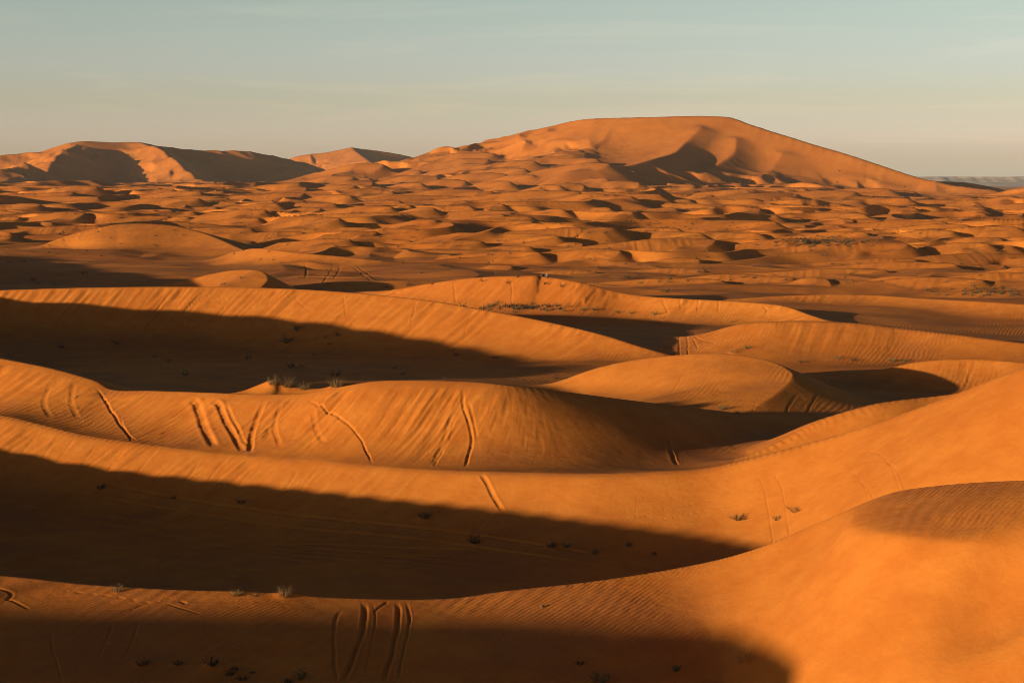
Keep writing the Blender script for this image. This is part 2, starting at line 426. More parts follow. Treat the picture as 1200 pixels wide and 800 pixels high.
track([(225, 733), (262, 748), (300, 762), (345, 772)], .3, .06, prints=.7); track([(235, 705), (300, 704), (350, 706), (395, 704)], .16, .05, prints=.42); track([(240, 711), (300, 710), (350, 711), (385, 709)], .16, .05, prints=.42)
track([(60, 690), (120, 697), (190, 708)], .3, .06, prints=.6); track([(480, 706), (520, 704), (560, 700), (600, 696)], .14, .04, prints=.5)
# valley in shade
for pts in ([(-10, 592), (150, 612), (300, 638), (450, 652), (600, 668)], [(-10, 602), (150, 622), (300, 648), (450, 664), (560, 676)], [(620, 650), (480, 646), (330, 640), (230, 645), (180, 656), (172, 668), (195, 684)],
            [(600, 668), (450, 654), (330, 649), (250, 656), (212, 668), (214, 684)], [(-10, 640), (120, 652), (260, 668), (420, 684)], [(60, 560), (200, 590), (420, 618), (640, 646), (760, 668)]):
    track(pts, .55, .30, gauge=1.5)
# second ridge: a crossing pair on its sunny end, slides down its face
track([(806, 556), (830, 564), (866, 581), (900, 596), (960, 617)], .14, .10, gauge=0); track([(830, 554), (852, 562), (885, 577), (920, 592), (972, 610)], .14, .10); track([(866, 581), (920, 602), (962, 613)], .16, .08, prints=.5)
track([(700, 625), (760, 607), (830, 592), (900, 574)], .12, .05, gauge=.9); track([(900, 558), (960, 570), (1040, 572), (1090, 580)], .16, .06, gauge=1.5); track([(860, 545), (950, 552), (1030, 560), (1090, 572)], .16, .06, gauge=1.5)
track([(562, 554), (572, 568), (580, 583), (590, 600)], .5, .25); track([(745, 575), (746, 592), (745, 612)], .12, .04)
for u0 in (48, 72, 90, 118, 150, 182, 236, 262, 300, 352, 372):
    vv = hit(u0, 560)
    v0 = 487 + 0.19 * u0 if u0 < 220 else 530 + (u0 - 220) * .09
    track([(u0, v0 + 6), (u0 - 9, v0 + 18), (u0 - 20, v0 + 32), (u0 - 28, v0 + 42)], .45, .12, rim=.2, fade=.3, seed=60 + u0)
# third ridge: gullies
for pts, w_, dp in (([(107, 450), (119, 462), (134, 486), (160, 518)], .4, .28), ([(140, 488), (156, 518)], .3, .2), ([(221, 465), (231, 478), (242, 504), (252, 525)], 1.0, .45), ([(247, 467), (258, 478), (272, 505), (287, 530)], .8, .4),
                    ([(312, 468), (303, 485), (295, 512), (293, 532)], .7, .35), ([(263, 471), (278, 500), (290, 524)], .5, .25), ([(357, 467), (380, 477), (415, 503), (430, 530), (438, 546)], .3, .24), ([(542, 453), (544, 478), (553, 508), (551, 528), (545, 548)], .4, .25),
                    ([(538, 462), (528, 490), (520, 515), (505, 545)], .5, .14), ([(548, 470), (556, 495), (559, 515)], .4, .14), ([(520, 525), (508, 546)], .3, .16), ([(775, 505), (785, 525), (794, 545)], .5, .28), ([(60, 445), (52, 470), (60, 490)], .7, .12),
                    ([(86, 445), (84, 470), (92, 492)], .7, .12), ([(330, 470), (322, 500), (330, 525)], .6, .16), ([(365, 480), (372, 505), (384, 522)], .6, .14), ([(470, 455), (455, 480), (440, 505)], .4, .1), ([(490, 452), (470, 485), (450, 515)], .4, .1)):
    track(pts, w_, dp, rim=.2, fade=.15)
track([(590, 520), (640, 532), (700, 548)], .3, .05, prints=.9)
# long lit ridge: bundles of tracks running down
for pts in ([(240, 340), (222, 350), (206, 362)], [(252, 341), (232, 352), (212, 364)], [(268, 343), (244, 355), (196, 365)], [(278, 344), (250, 358), (206, 368)], [(310, 339), (306, 350), (300, 362)], [(322, 339), (316, 352), (312, 364)],
            [(402, 345), (404, 358), (406, 372)], [(488, 352), (484, 370), (480, 386)], [(556, 363), (548, 380), (544, 396)], [(345, 345), (352, 356), (366, 366)]):
    track(pts, .35, .2, rim=.2)
for pts in ([(531, 331), (533, 343), (534, 356)], [(598, 325), (600, 340), (599, 356)], [(676, 332), (668, 348)], [(775, 349), (780, 360), (784, 368)], [(797, 350), (798, 362)], [(819, 351), (817, 366)], [(842, 352), (842, 366)], [(893, 357), (899, 366), (890, 376)], [(660, 328), (650, 348)]):
    track(pts, .5, .35, rim=.2)
for pts in ([(356, 303), (359, 315), (358, 328)], [(388, 303), (390, 314), (382, 326), (374, 333)], [(396, 304), (398, 316), (390, 328)], [(408, 305), (420, 318), (440, 338)], [(416, 306), (430, 320), (448, 336)]):
    track(pts, .6, .4, rim=.2)
for pts in ([(772, 396), (768, 408)], [(795, 394), (796, 404), (798, 416)], [(803, 393), (806, 404), (804, 416)], [(812, 396), (818, 410)], [(840, 404), (822, 398), (812, 393)], [(895, 392), (870, 405), (845, 414)], [(885, 370), (915, 366), (940, 362)], [(880, 376), (910, 372), (936, 367)]):
    track(pts, .45, .22, rim=.2)
track([(872, 478), (895, 464), (915, 450)], .35, .12, prints=.8); track([(866, 484), (885, 474), (905, 460)], .35, .12, prints=.8); track([(905, 490), (925, 474), (945, 459)], .4, .2); track([(930, 490), (950, 474), (968, 459)], .4, .2)
track([(800, 470), (830, 455), (880, 440)], .2, .05, gauge=1.4); track([(820, 417), (800, 440), (785, 462)], .4, .1)

# ------------------------------------------------------------------ plants: (u, v of the foot, height px, width px, kind, label, hummock)
PLANTS = [
    (333, 697, 16, 24, 'dry', 'tall dry straw tuft with one long stalk on the foreground crest', 1),
    (277, 697, 9, 14, 'dry', 'small dry tuft on the crest left of the tall straw tuft', 0),
    (137, 692, 9, 16, 'dry', 'low brown dry tuft on the left part of the foreground crest', 0),
    (297, 698, 4, 8, 'dry', 'tiny straw sprig between the two tufts on the crest', 0),
    (248, 779, 13, 20, 'dark', 'dark round bush in the bottom shadow, largest of its cluster', 1),
    (276, 784, 6, 9, 'dark', 'small dark sprig just above right of the dark cluster', 0),
    (270, 790, 9, 13, 'dark', 'dark low bush below right of the largest shaded bush', 0),
    (208, 778, 7, 15, 'dark', 'dark spiky clump left of the largest shaded bush', 1),
    (166, 779, 4, 22, 'dark', 'flat dark clump on the shaded ripples at bottom left', 1),
    (296, 788, 4, 8, 'dark', 'tiny dark plant right of the shaded cluster', 0),
    (284, 796, 5, 16, 'dark', 'dark flat plant at the bottom edge under the cluster', 0),
    (353, 795, 13, 18, 'green', 'grey green grassy tuft at the bottom edge left of the ruts', 0),
    (338, 799, 5, 12, 'dark', 'dark low plant touching the bottom edge beside the green tuft', 0),
    (703, 799, 14, 36, 'green', 'wide green grass tuft cut by the bottom edge of the picture', 0),
    (792, 786, 12, 9, 'green', 'thin green upright tuft in the bottom shadow', 1),
    (872, 775, 19, 26, 'spray', 'fan of tall pale bare stalks in the bottom shadow', 1),
    (680, 778, 5, 12, 'dark', 'faint low plant above the wide green tuft', 0),
    (118, 573, 8, 13, 'dark', 'bush at the upper left edge of the near shaded hollow', 0),
    (204, 584, 4, 8, 'dark', 'small sprig on the far side of the near hollow at left', 0),
    (282, 590, 4, 18, 'dark', 'flat scrubby plant below the long sunlit face', 0),
    (497, 607, 10, 18, 'green', 'greyish shrub in the near hollow, left of the round one', 1),
    (556, 636, 11, 15, 'dark', 'round dark shrub alone in the middle of the near hollow', 1),
    (646, 641, 9, 14, 'dark', 'dark shrub leftmost of the row near the hollow exit', 1),
    (664, 641, 8, 12, 'green', 'greener shrub second in the row near the hollow exit', 0),
    (697, 649, 7, 16, 'green', 'broad low shrub third in the row near the hollow exit', 1),
    (737, 640, 8, 8, 'green', 'thin upright shrub near the right end of the shaded row', 0),
    (766, 650, 5, 7, 'dark', 'small dark shrub nearest the sunlit crest at the hollow exit', 0),
    (865, 609, 8, 22, 'flat', 'low dark sprawling shrub in sunlight beside the wheel tracks', 0),
    (910, 609, 4, 16, 'flat', 'thin flat plant between the sprawling shrub and the tracks', 0),
    (932, 600, 5, 22, 'flat', 'low dark plant growing across the wheel tracks', 0),
    (320, 450, 13, 16, 'dry', 'pale dry grass on the sandy mound behind the gullied face', 1),
    (336, 453, 15, 16, 'dry', 'bushiest straw grass of the clump on the mound', 1),
    (356, 456, 9, 10, 'dry', 'short straw grass right of the bushiest clump', 0),
    (393, 453, 12, 16, 'dry', 'dry grass where the gullied crest starts to rise', 0),
    (10, 418, 6, 16, 'dry', 'dry stubble on the crest at the left edge', 0),
    (349, 388, 9, 13, 'green', 'green grey bush topmost in the dark middle hollow', 1),
    (335, 402, 10, 13, 'green', 'roundest green bush in the dark middle hollow', 1),
    (396, 394, 5, 10, 'dark', 'low plant right of the two green bushes in the hollow', 0),
    (291, 421, 7, 11, 'green', 'greyish bush left of centre in the dark hollow', 0),
    (340, 431, 8, 14, 'dark', 'dark bush low in the hollow above the straw clump', 1),
    (354, 430, 5, 9, 'dark', 'small plant touching the dark bush above the straw clump', 0),
    (393, 441, 8, 16, 'dark', 'wide dark bush just above the crest in the hollow', 0),
    (381, 396, 3, 6, 'dark', 'tiny plant below the topmost bush of the hollow', 0),
    (386, 404, 4, 7, 'dark', 'small slanting plant in the middle of the dark hollow', 0),
    (368, 417, 3, 8, 'dark', 'flat small plant between the round bush and wide bush', 0),
    (72, 408, 6, 14, 'dark', 'dark plant at far left of the dark hollow', 1),
    (137, 404, 6, 16, 'dark', 'long low plant left of centre in the dark hollow', 1),
    (217, 440, 8, 10, 'dark', 'dark slanting plant near the crest with wheel cuts', 0),
    (197, 424, 5, 7, 'dark', 'small plant upper left of the slanting one', 0),
    (182, 419, 4, 7, 'dark', 'tiny plant leftmost of the slope above the crest', 0),
    (534, 417, 5, 10, 'dark', 'small bush under the shadow line of the long face', 0),
    (580, 420, 5, 10, 'dark', 'small bush right of the other one under the shadow line', 0),
    (650, 444, 6, 10, 'dark', 'bush where the dark hollow narrows at its right end', 0),
    (521, 445, 4, 9, 'dark', 'low plant just above the rounded bright crest', 0),
    (462, 432, 4, 9, 'dark', 'upper plant of the pair behind the bright crest', 0),
    (473, 439, 4, 10, 'dark', 'lower plant of the pair behind the bright crest', 0),
    (847, 480, 6, 13, 'green', 'green shrub at the front foot of the crescent dune', 0),
    (864, 484, 4, 9, 'green', 'smaller green plant right of the crescent dune shrub', 0),
    (875, 409, 5, 14, 'green', 'bright green low bush in front of the smooth sunny dune', 0),
    (860, 413, 7, 12, 'dry', 'brown dry mound plant behind the crescent crest', 1),
    (938, 425, 5, 9, 'dark', 'dark bush in the strip of shade right of centre', 0),
    (981, 421, 4, 16, 'green', 'low green bush leftmost at the foot of the smooth dune', 0),
    (1000, 423, 4, 14, 'flat', 'sprawling plant second at the foot of the smooth dune', 0),
    (1046, 424, 7, 10, 'green', 'tallest green bush at the foot of the smooth dune', 0),
    (1060, 424, 5, 9, 'green', 'small green bush right of the tallest at the dune foot', 0),
    (574, 361, 7, 12, 'green', 'largest green bush at the foot of the streaked dune', 0),
    (582, 356, 4, 12, 'green', 'pale green plant above the largest bush of the streaked dune', 0),
    (612, 362, 4, 9, 'green', 'small plant in the middle of the streaked dune foot', 0),
    (641, 365, 5, 10, 'green', 'green plant under the sitting people at the dune foot', 0),
    (661, 365, 4, 8, 'green', 'plant next right along the streaked dune foot', 0),
    (683, 364, 5, 8, 'green', 'single upright plant before the gap in the foot row', 0),
    (724, 367, 4, 10, 'green', 'first plant of the right hand row at the dune foot', 0),
    (741, 368, 4, 10, 'green', 'second plant of the right hand row at the dune foot', 0),
    (766, 369, 5, 12, 'green', 'last plant of the right hand row at the dune foot', 0),
    (857, 378, 5, 9, 'dry', 'brown plant with a long shadow on the flat strip', 0),
    (735, 326, 6, 7, 'dark', 'pointed dark bush on the flat behind the sitting people', 0),
    (722, 326, 3, 6, 'dry', 'pale dry plant left of the pointed dark bush', 0),
    (780, 343, 6, 12, 'dark', 'dark bush on the shaded back of the streaked dune', 0),
    (1006, 310, 3, 10, 'dark', 'dark wide bush on the sunny flat at right, the larger of two', 0),
    (975, 310, 3, 6, 'dark', 'dark bush on the sunny flat at right, the smaller of two', 0),
    (57, 297, 3, 6, 'dark', 'small bush under the broad sunny dune at left', 0),
    (92, 299, 3, 4, 'dry', 'pale small plant under the broad sunny dune at left', 0),
    (98, 322, 4, 12, 'dark', 'bush in the shaded flat behind the long ridge', 0),
    (40, 330, 4, 10, 'dark', 'bush at left in the shade behind the long ridge', 0),
    (394, 289, 3, 8, 'dark', 'dark bush beyond the ridge with wheel tracks', 0),
    (983, 201, 2, 3, 'dark', 'upper dark bush on the smooth flank of the great dune', 0),
    (981, 214, 2, 3, 'dark', 'lower dark bush on the smooth flank of the great dune', 0),
    (1060, 219, 2, 3, 'dark', 'lone dark bush near the right end of the great dune', 0),
]
for (u, v, hp, wp, kind, lab, hum) in PLANTS:
    p = hit(u, v)
    D = math.hypot(p[0], p[1]); R_ = max(0.5 * wp * D / F, 0.15)
    if hum:
        Rs, Cs = window(np.array([[p[0] - 2 * R_, p[1]], [p[0] + 4 * R_, p[1] + 1 * R_]]), 3.2 * R_)
        dx, dy = X[Rs, Cs] - p[0], Y[Rs, Cs] - p[1]
        along = dx * 0.82 + dy * 0.57; ac = -dx * 0.57 + dy * 0.82
        al = np.where(along > 0, along / (2.4 * R_), along / (0.9 * R_)); a2 = ac / (0.9 * R_)
        Z[Rs, Cs] += (0.30 * R_ * np.exp(-(al ** 2 + a2 ** 2))).astype(np.float32)

# ------------------------------------------------------------------ mesh of the ground
def build_sheet(name, keep, material):
    idx = -np.ones(NR * NC, np.int64)
    r = np.arange(NR - 1)[:, None]; c = np.arange(NC)[None, :]
    c2 = (c + 1) % NC
    quads = np.stack([r * NC + c, r * NC + c2, (r + 1) * NC + c2, (r + 1) * NC + c], -1).reshape(-1, 4)
    quads = quads[keep.reshape(-1)]
    used = np.unique(quads)
    idx[used] = np.arange(len(used))
    quads = idx[quads].astype(np.int32)
    # seen from above the winding must be counter-clockwise
    quads = quads[:, ::-1]
    me = bpy.data.meshes.new(name)
    co = np.stack([X.reshape(-1)[used], Y.reshape(-1)[used], Z.reshape(-1)[used]], -1).astype(np.float32)
    me.vertices.add(len(used)); me.vertices.foreach_set('co', co.ravel())
    nq = len(quads)
    me.loops.add(nq * 4); me.loops.foreach_set('vertex_index', np.ascontiguousarray(quads).ravel())
    me.polygons.add(nq)
    me.polygons.foreach_set('loop_start', np.arange(0, nq * 4, 4, dtype=np.int32))
    me.polygons.foreach_set('use_smooth', np.ones(nq, bool))
    me.update(calc_edges=True)
    me.materials.append(material)
    o = bpy.data.objects.new(name, me); COL.objects.link(o)
    return o


# ------------------------------------------------------------------ materials
def new_mat(name):
    m = bpy.data.materials.new(name); m.use_nodes = True
    nt = m.node_tree; nt.nodes.clear()
    return m, nt, nt.nodes, nt.links


def sand_material():
    m, nt, N, L = new_mat('sand')
    out = N.new('ShaderNodeOutputMaterial'); bs = N.new('ShaderNodeBsdfPrincipled')
    bs.inputs['Roughness'].default_value = 0.95
    bs.inputs['Specular IOR Level'].default_value = 0.1
    L.new(bs.outputs[0], out.inputs[0])
    geo = N.new('ShaderNodeNewGeometry')
    def noise(scale, detail=4, rough=.6):
        n = N.new('ShaderNodeTexNoise'); n.inputs['Scale'].default_value = scale; n.inputs['Detail'].default_value = detail; n.inputs['Roughness'].default_value = rough
        L.new(geo.outputs['Position'], n.inputs['Vector']); return n
    def math_(op, a, b=None, c=None):
        n = N.new('ShaderNodeMath'); n.operation = op
        for i, v in enumerate((a, b, c)):
            if v is None:
                continue
            if isinstance(v, (int, float)):
                n.inputs[i].default_value = v
            else:
                L.new(v, n.inputs[i])
        return n.outputs[0]

    def rmap(v, a, b, c=0.0, d=1.0):
        n = N.new('ShaderNodeMapRange'); n.interpolation_type = 'SMOOTHSTEP'
        L.new(v, n.inputs['Value'])
        for k_, x_ in zip(('From Min', 'From Max', 'To Min', 'To Max'), (a, b, c, d)):
            n.inputs[k_].default_value = x_
        return n.outputs[0]

    def mixc(f, a, b):
        n = N.new('ShaderNodeMix'); n.data_type = 'RGBA'
        L.new(f, n.inputs['Factor'])
        for k_, x_ in (('A', a), ('B', b)):
            if isinstance(x_, tuple):
                n.inputs[k_].default_value = x_ + (1,)
            else:
                L.new(x_, n.inputs[k_])
        return n.outputs['Result']
    sp_ = N.new('ShaderNodeSeparateXYZ'); L.new(geo.outputs['True Normal'], sp_.inputs[0])
    flat = rmap(sp_.outputs['Z'], 0.88, 0.985)             # 0 on slip faces, 1 on level ground
    n1, n2, n3 = noise(0.02, 5), noise(0.5, 6, .65), noise(9, 4, .7)
    f1_ = rmap(math_('MULTIPLY_ADD', n1.outputs['Fac'], 0.5, math_('MULTIPLY', n2.outputs['Fac'], 0.5)), 0.36, 0.64)
    col = mixc(f1_, (0.50, 0.150, 0.022), (0.61, 0.211, 0.034))
    # level ground carries coarser, browner grains in ragged patches
    pf = math_('MULTIPLY', flat, rmap(noise(0.11, 7, .68).outputs['Fac'], 0.42, 0.62))
    col = mixc(math_('MULTIPLY', pf, 0.55), col, (0.36, 0.122, 0.036))
    col = mixc(rmap(n3.outputs['Fac'], 0.56, 0.75, 0.0, 0.16), col, (0.34, 0.10, 0.022))
    L.new(col, bs.inputs['Base Color'])
    # wind ripples on the windward slopes, bent and broken
    def ripples(scale, rot, dist, ds):
        mp = N.new('ShaderNodeMapping'); mp.inputs['Rotation'].default_value = (0, 0, math.radians(rot))
        L.new(geo.outputs['Position'], mp.inputs['Vector'])
        wv = N.new('ShaderNodeTexWave'); wv.inputs['Scale'].default_value = scale; wv.inputs['Distortion'].default_value = dist; wv.inputs['Detail'].default_value = 3.0
        wv.inputs['Detail Scale'].default_value = ds
        L.new(mp.outputs[0], wv.inputs['Vector'])
        return wv.outputs['Fac']
    msk = rmap(noise(0.07, 3).outputs['Fac'], 0.40, 0.58)
    msk = math_('MULTIPLY', msk, rmap(sp_.outputs['Z'], 0.90, 0.965))
    rp = math_('MULTIPLY', ripples(1.55, 38, 7.0, 0.35), math_('MULTIPLY', msk, 0.013))
    rp2 = math_('MULTIPLY', ripples(0.55, 25, 9.0, 0.3), math_('MULTIPLY', rmap(noise(0.05, 2).outputs['Fac'], 0.45, 0.6), math_('MULTIPLY', flat, 0.022)))
    h = math_('ADD', rp, rp2)
    h = math_('MULTIPLY_ADD', noise(1.6, 7, .62).outputs['Fac'], 0.03, h)
    h = math_('MULTIPLY_ADD', noise(11, 5, .7).outputs['Fac'], 0.007, h)
    h = math_('MULTIPLY_ADD', noise(0.22, 5, .6).outputs['Fac'], 0.085, h)
    bp = N.new('ShaderNodeBump'); bp.inputs['Strength'].default_value = 1.0; bp.inputs['Distance'].default_value = 1.0
    L.new(h, bp.inputs['Height']); L.new(bp.outputs[0], bs.inputs['Normal'])
    return m


SAND = sand_material()
cell_rise = RISE[:-1, :]
hill = cell_rise > 14
ccx = X[:-1, :] / np.maximum(Y[:-1, :], 1)
right_hill = hill & (ccx > -0.12) & (DD[:-1] < 4000) & (np.abs(AZ)[None, :] < 1)
left_hill = hill & ~right_hill
ground = build_sheet('ground', ~hill, SAND)
ground['kind'] = 'structure'
for nm, k in (('great_dune_hill', right_hill), ('distant_dune_hills', left_hill)):
    o = build_sheet(nm, k, SAND); o['kind'] = 'structure'

# ------------------------------------------------------------------ plants
def plain(name, col, var=0.35, rough=0.8):
    m, nt, N, L = new_mat(name)
    out = N.new('ShaderNodeOutputMaterial'); bs = N.new('ShaderNodeBsdfPrincipled'); bs.inputs['Roughness'].default_value = rough
    L.new(bs.outputs[0], out.inputs[0])
    geo = N.new('ShaderNodeNewGeometry'); n = N.new('ShaderNodeTexNoise'); n.inputs['Scale'].default_value = 9; L.new(geo.outputs['Position'], n.inputs['Vector'])
    mx = N.new('ShaderNodeMix'); mx.data_type = 'RGBA'
    mx.inputs['A'].default_value = tuple(c * (1 - var) for c in col) + (1,); mx.inputs['B'].default_value = tuple(c * (1 + var) for c in col) + (1,)
    L.new(n.outputs['Fac'], mx.inputs['Factor']); L.new(mx.outputs['Result'], bs.inputs['Base Color'])
    return m


M_STRAW = plain('straw', (0.17, 0.10, 0.035)); M_GREEN = plain('leaf_green', (0.085, 0.095, 0.035)); M_DARK = plain('leaf_dark', (0.05, 0.043, 0.02)); M_TWIG = plain('twig', (0.12, 0.075, 0.04))
M_DUN = plain('dun_stalk', (0.19, 0.11, 0.045))


def mesh_obj(name, vs, fs, mat, parent=None, loc=(0, 0, 0), smooth=False):
    me = bpy.data.meshes.new(name); me.from_pydata(vs, [], fs); me.materials.append(mat); me.update()
    if smooth:
        me.polygons.foreach_set('use_smooth', [True] * len(me.polygons))
    o = bpy.data.objects.new(name, me); COL.objects.link(o); o.parent = parent; o.location = loc
    return o


def blade(vs, fs, base, az, L, bend, w, r, seg=4):
    # a tapering strip that leans outward and arches over
    ca, sa = math.cos(az), math.sin(az); n = len(vs); pz = 0; pr = 0; tilt = bend[0]
    tw = r.uniform(0, math.pi); tx, ty = math.cos(tw), math.sin(tw)
    for i in range(seg + 1):
        t = i / seg; ww = w * (1 - t) * 0.5 + w * 0.08
        x, y = base[0] + pr * ca, base[1] + pr * sa
        vs.append((x - tx * ww, y - ty * ww, base[2] + pz)); vs.append((x + tx * ww, y + ty * ww, base[2] + pz))
        pr += math.sin(tilt) * L / seg; pz += math.cos(tilt) * L / seg; tilt += bend[1] / seg
    for i in range(seg):
        a = n + 2 * i
        fs.append((a, a + 1, a + 3, a + 2))
    return base[0] + pr * ca, base[1] + pr * sa, base[2] + pz


def grass(h, w, n, r, mat, name, loc, spread=0.8, stalk=False):
    vs, fs = [], []
    wd = max(0.010, h * 0.020)
    for i in range(n):
        a = r.uniform(0, 2 * math.pi); rr = w * 0.28 * math.sqrt(r.random())
        L = h * r.uniform(0.45, 1.12)
        blade(vs, fs, (rr * math.cos(a), rr * math.sin(a), -0.04), a + r.gauss(0, .5), L, (r.uniform(0.05, spread), r.uniform(0.1, 0.7)), wd * r.uniform(.7, 1.4), r)
    if stalk:
        blade(vs, fs, (0, 0, 0), 0.4, h * 2.0, (0.02, 0.08), wd * 1.6, r)
    return mesh_obj(name, vs, fs, mat, None, loc)


def bush(h, w, n, r, leafmat, name, loc, flat=1.0):
    root = bpy.data.objects.new(name, None); COL.objects.link(root); root.location = loc
    vs, fs = [], []; lv, lf = [], []
    wd = max(0.012, h * 0.022)
    for i in range(n):
        a = r.uniform(0, 2 * math.pi); reach = r.random() ** 0.6
        tilt = 0.15 + 1.15 * reach * flat
        L = math.hypot(h * math.cos(min(tilt, 1.4)), w * 0.5 * math.sin(min(tilt, 1.4))) * r.uniform(.7, 1.1)
        n0 = len(vs)
        blade(vs, fs, (0.08 * w * math.cos(a), 0.08 * w * math.sin(a), -0.03), a, L, (tilt * 0.8, r.uniform(-.3, .5)), wd, r, 4)
        cen = [((vs[n0 + 2 * k][0] + vs[n0 + 2 * k + 1][0]) / 2, (vs[n0 + 2 * k][1] + vs[n0 + 2 * k + 1][1]) / 2, vs[n0 + 2 * k][2]) for k in range(5)]
        for q_ in range(16):
            k = r.choice((1, 2, 2, 3, 3, 3, 4)); t = r.random(); c0 = cen[k - 1]; c1 = cen[k]
            p = [c0[j] + t * (c1[j] - c0[j]) + r.gauss(0, L * .05) for j in range(3)]
            p[2] = max(p[2], 0.0)
            blade(lv, lf, p, r.uniform(0, 2 * math.pi), L * r.uniform(.12, .24), (r.uniform(0.1, 1.3), .4), max(0.014, h * r.uniform(.03, .06)), r, 2)
    mesh_obj('stem', vs, fs, M_TWIG, root); mesh_obj('foliage', lv, lf, leafmat, root)
    return root


pr_ = random.Random(21)
KIND = {'dry': ('grass_tuft', 'grass tuft', 'dry grass tufts'), 'spray': ('grass_tuft', 'grass tuft', 'dry grass tufts'), 'dark': ('desert_shrub', 'shrub', 'desert shrubs in the sand'),
        'green': ('desert_shrub', 'shrub', 'desert shrubs in the sand'), 'flat': ('desert_shrub', 'shrub', 'desert shrubs in the sand')}
for (u, v, hp, wp, kind, lab, hum) in PLANTS:
    p = hit(u, v); D = math.hypot(p[0], p[1]); g_ = 1.0 if hum and kind == 'dry' else 1.2; h_ = g_ * hp * D / F; w_ = g_ * wp * D / F
    loc = (p[0], p[1], ground_z(p[0], p[1]) - 0.01)
    nm, cat, grp = KIND[kind]
    near_ = D < 160
    if kind == 'dry':
        o = grass(h_, w_, 130 if near_ else 60, pr_, M_STRAW if u > 200 else M_DUN, nm, loc, 0.9, stalk=lab.startswith('tall'))
    elif kind == 'spray':
        o = grass(h_, w_, 26, pr_, M_DUN, nm, loc, 0.55)
    else:
        o = bush(h_, w_, 22 if near_ else 14, pr_, M_GREEN if kind == 'green' else M_DARK, nm, loc, 1.25 if kind == 'flat' else 1.0)
    o['label'] = lab; o['category'] = cat; o['group'] = grp

# far scrub: countless specks of dead plants scattered over the middle distance
sv, sf = [], []
rs = random.Random(5)
spots = [(rs.gauss(965, 26), rs.gauss(283, 2.6)) for _ in range(170)] + [(rs.uniform(0, 1200), 232 + 105 * rs.random() ** 1.3) for _ in range(330)] + [(rs.gauss(610, 34), rs.gauss(361, 2.2)) for _ in range(50)] \
    + [(rs.gauss(1160, 30), rs.gauss(343, 3)) for _ in range(50)] + [(rs.gauss(740, 60), rs.gauss(266, 4)) for _ in range(70)]
for (u, v) in spots:
    if not 0 < u < 1200:
        continue
    p = hit(u, v)
    if p is None:
        continue
    D = math.hypot(p[0], p[1])
    if D > 2600:
        continue
    for _ in range(9):
        blade(sv, sf, (p[0] + rs.gauss(0, .25), p[1] + rs.gauss(0, .25), ground_z(p[0], p[1]) - .05), rs.uniform(0, 6.28), rs.uniform(.35, .95), (rs.uniform(.1, 1.0), .4), .12, rs, 2)
o = mesh_obj('scrub', sv, sf, M_DARK); o['kind'] = 'stuff'

# a pebble on the sunlit crest
p = hit(635, 711)
sv, sf = [], []
for i in range(5):
    for j in range(8):
        a = j / 8 * 6.283; f_ = math.sin((i + .5) / 5 * math.pi)
        sv.append((.075 * f_ * math.cos(a) * (1 + .2 * math.sin(3 * a)), .055 * f_ * math.sin(a), .05 * math.cos((i + .5) / 5 * math.pi) + .02 * math.cos(a)))
for i in range(4):
    for j in range(8):
        sf.append((i * 8 + j, (i + 1) * 8 + j, (i + 1) * 8 + (j + 1) % 8, i * 8 + (j + 1) % 8))
sf += [tuple(range(8)), tuple(reversed(range(32, 40)))]
o = mesh_obj('stone', sv, sf, plain('stone_dark', (.09, .06, .04)), None, (p[0], p[1], p[2] + .03), True); o['label'] = 'single small dark stone on the sunlit foreground sand'; o['category'] = 'stone'


# ------------------------------------------------------------------ two people sitting on the crest
M_SKIN = plain('skin', (.42, .25, .17), .08, .6); M_BLACK = plain('dark_cloth', (.022, .022, .028), .2, .9); M_GREY = plain('grey_cloth', (.36, .36, .37), .12, .9); M_JEANS = plain('blue_cloth', (.03, .035, .055), .2, .9)
M_HAIR = plain('hair_dark', (.02, .015, .012), .2, .6)


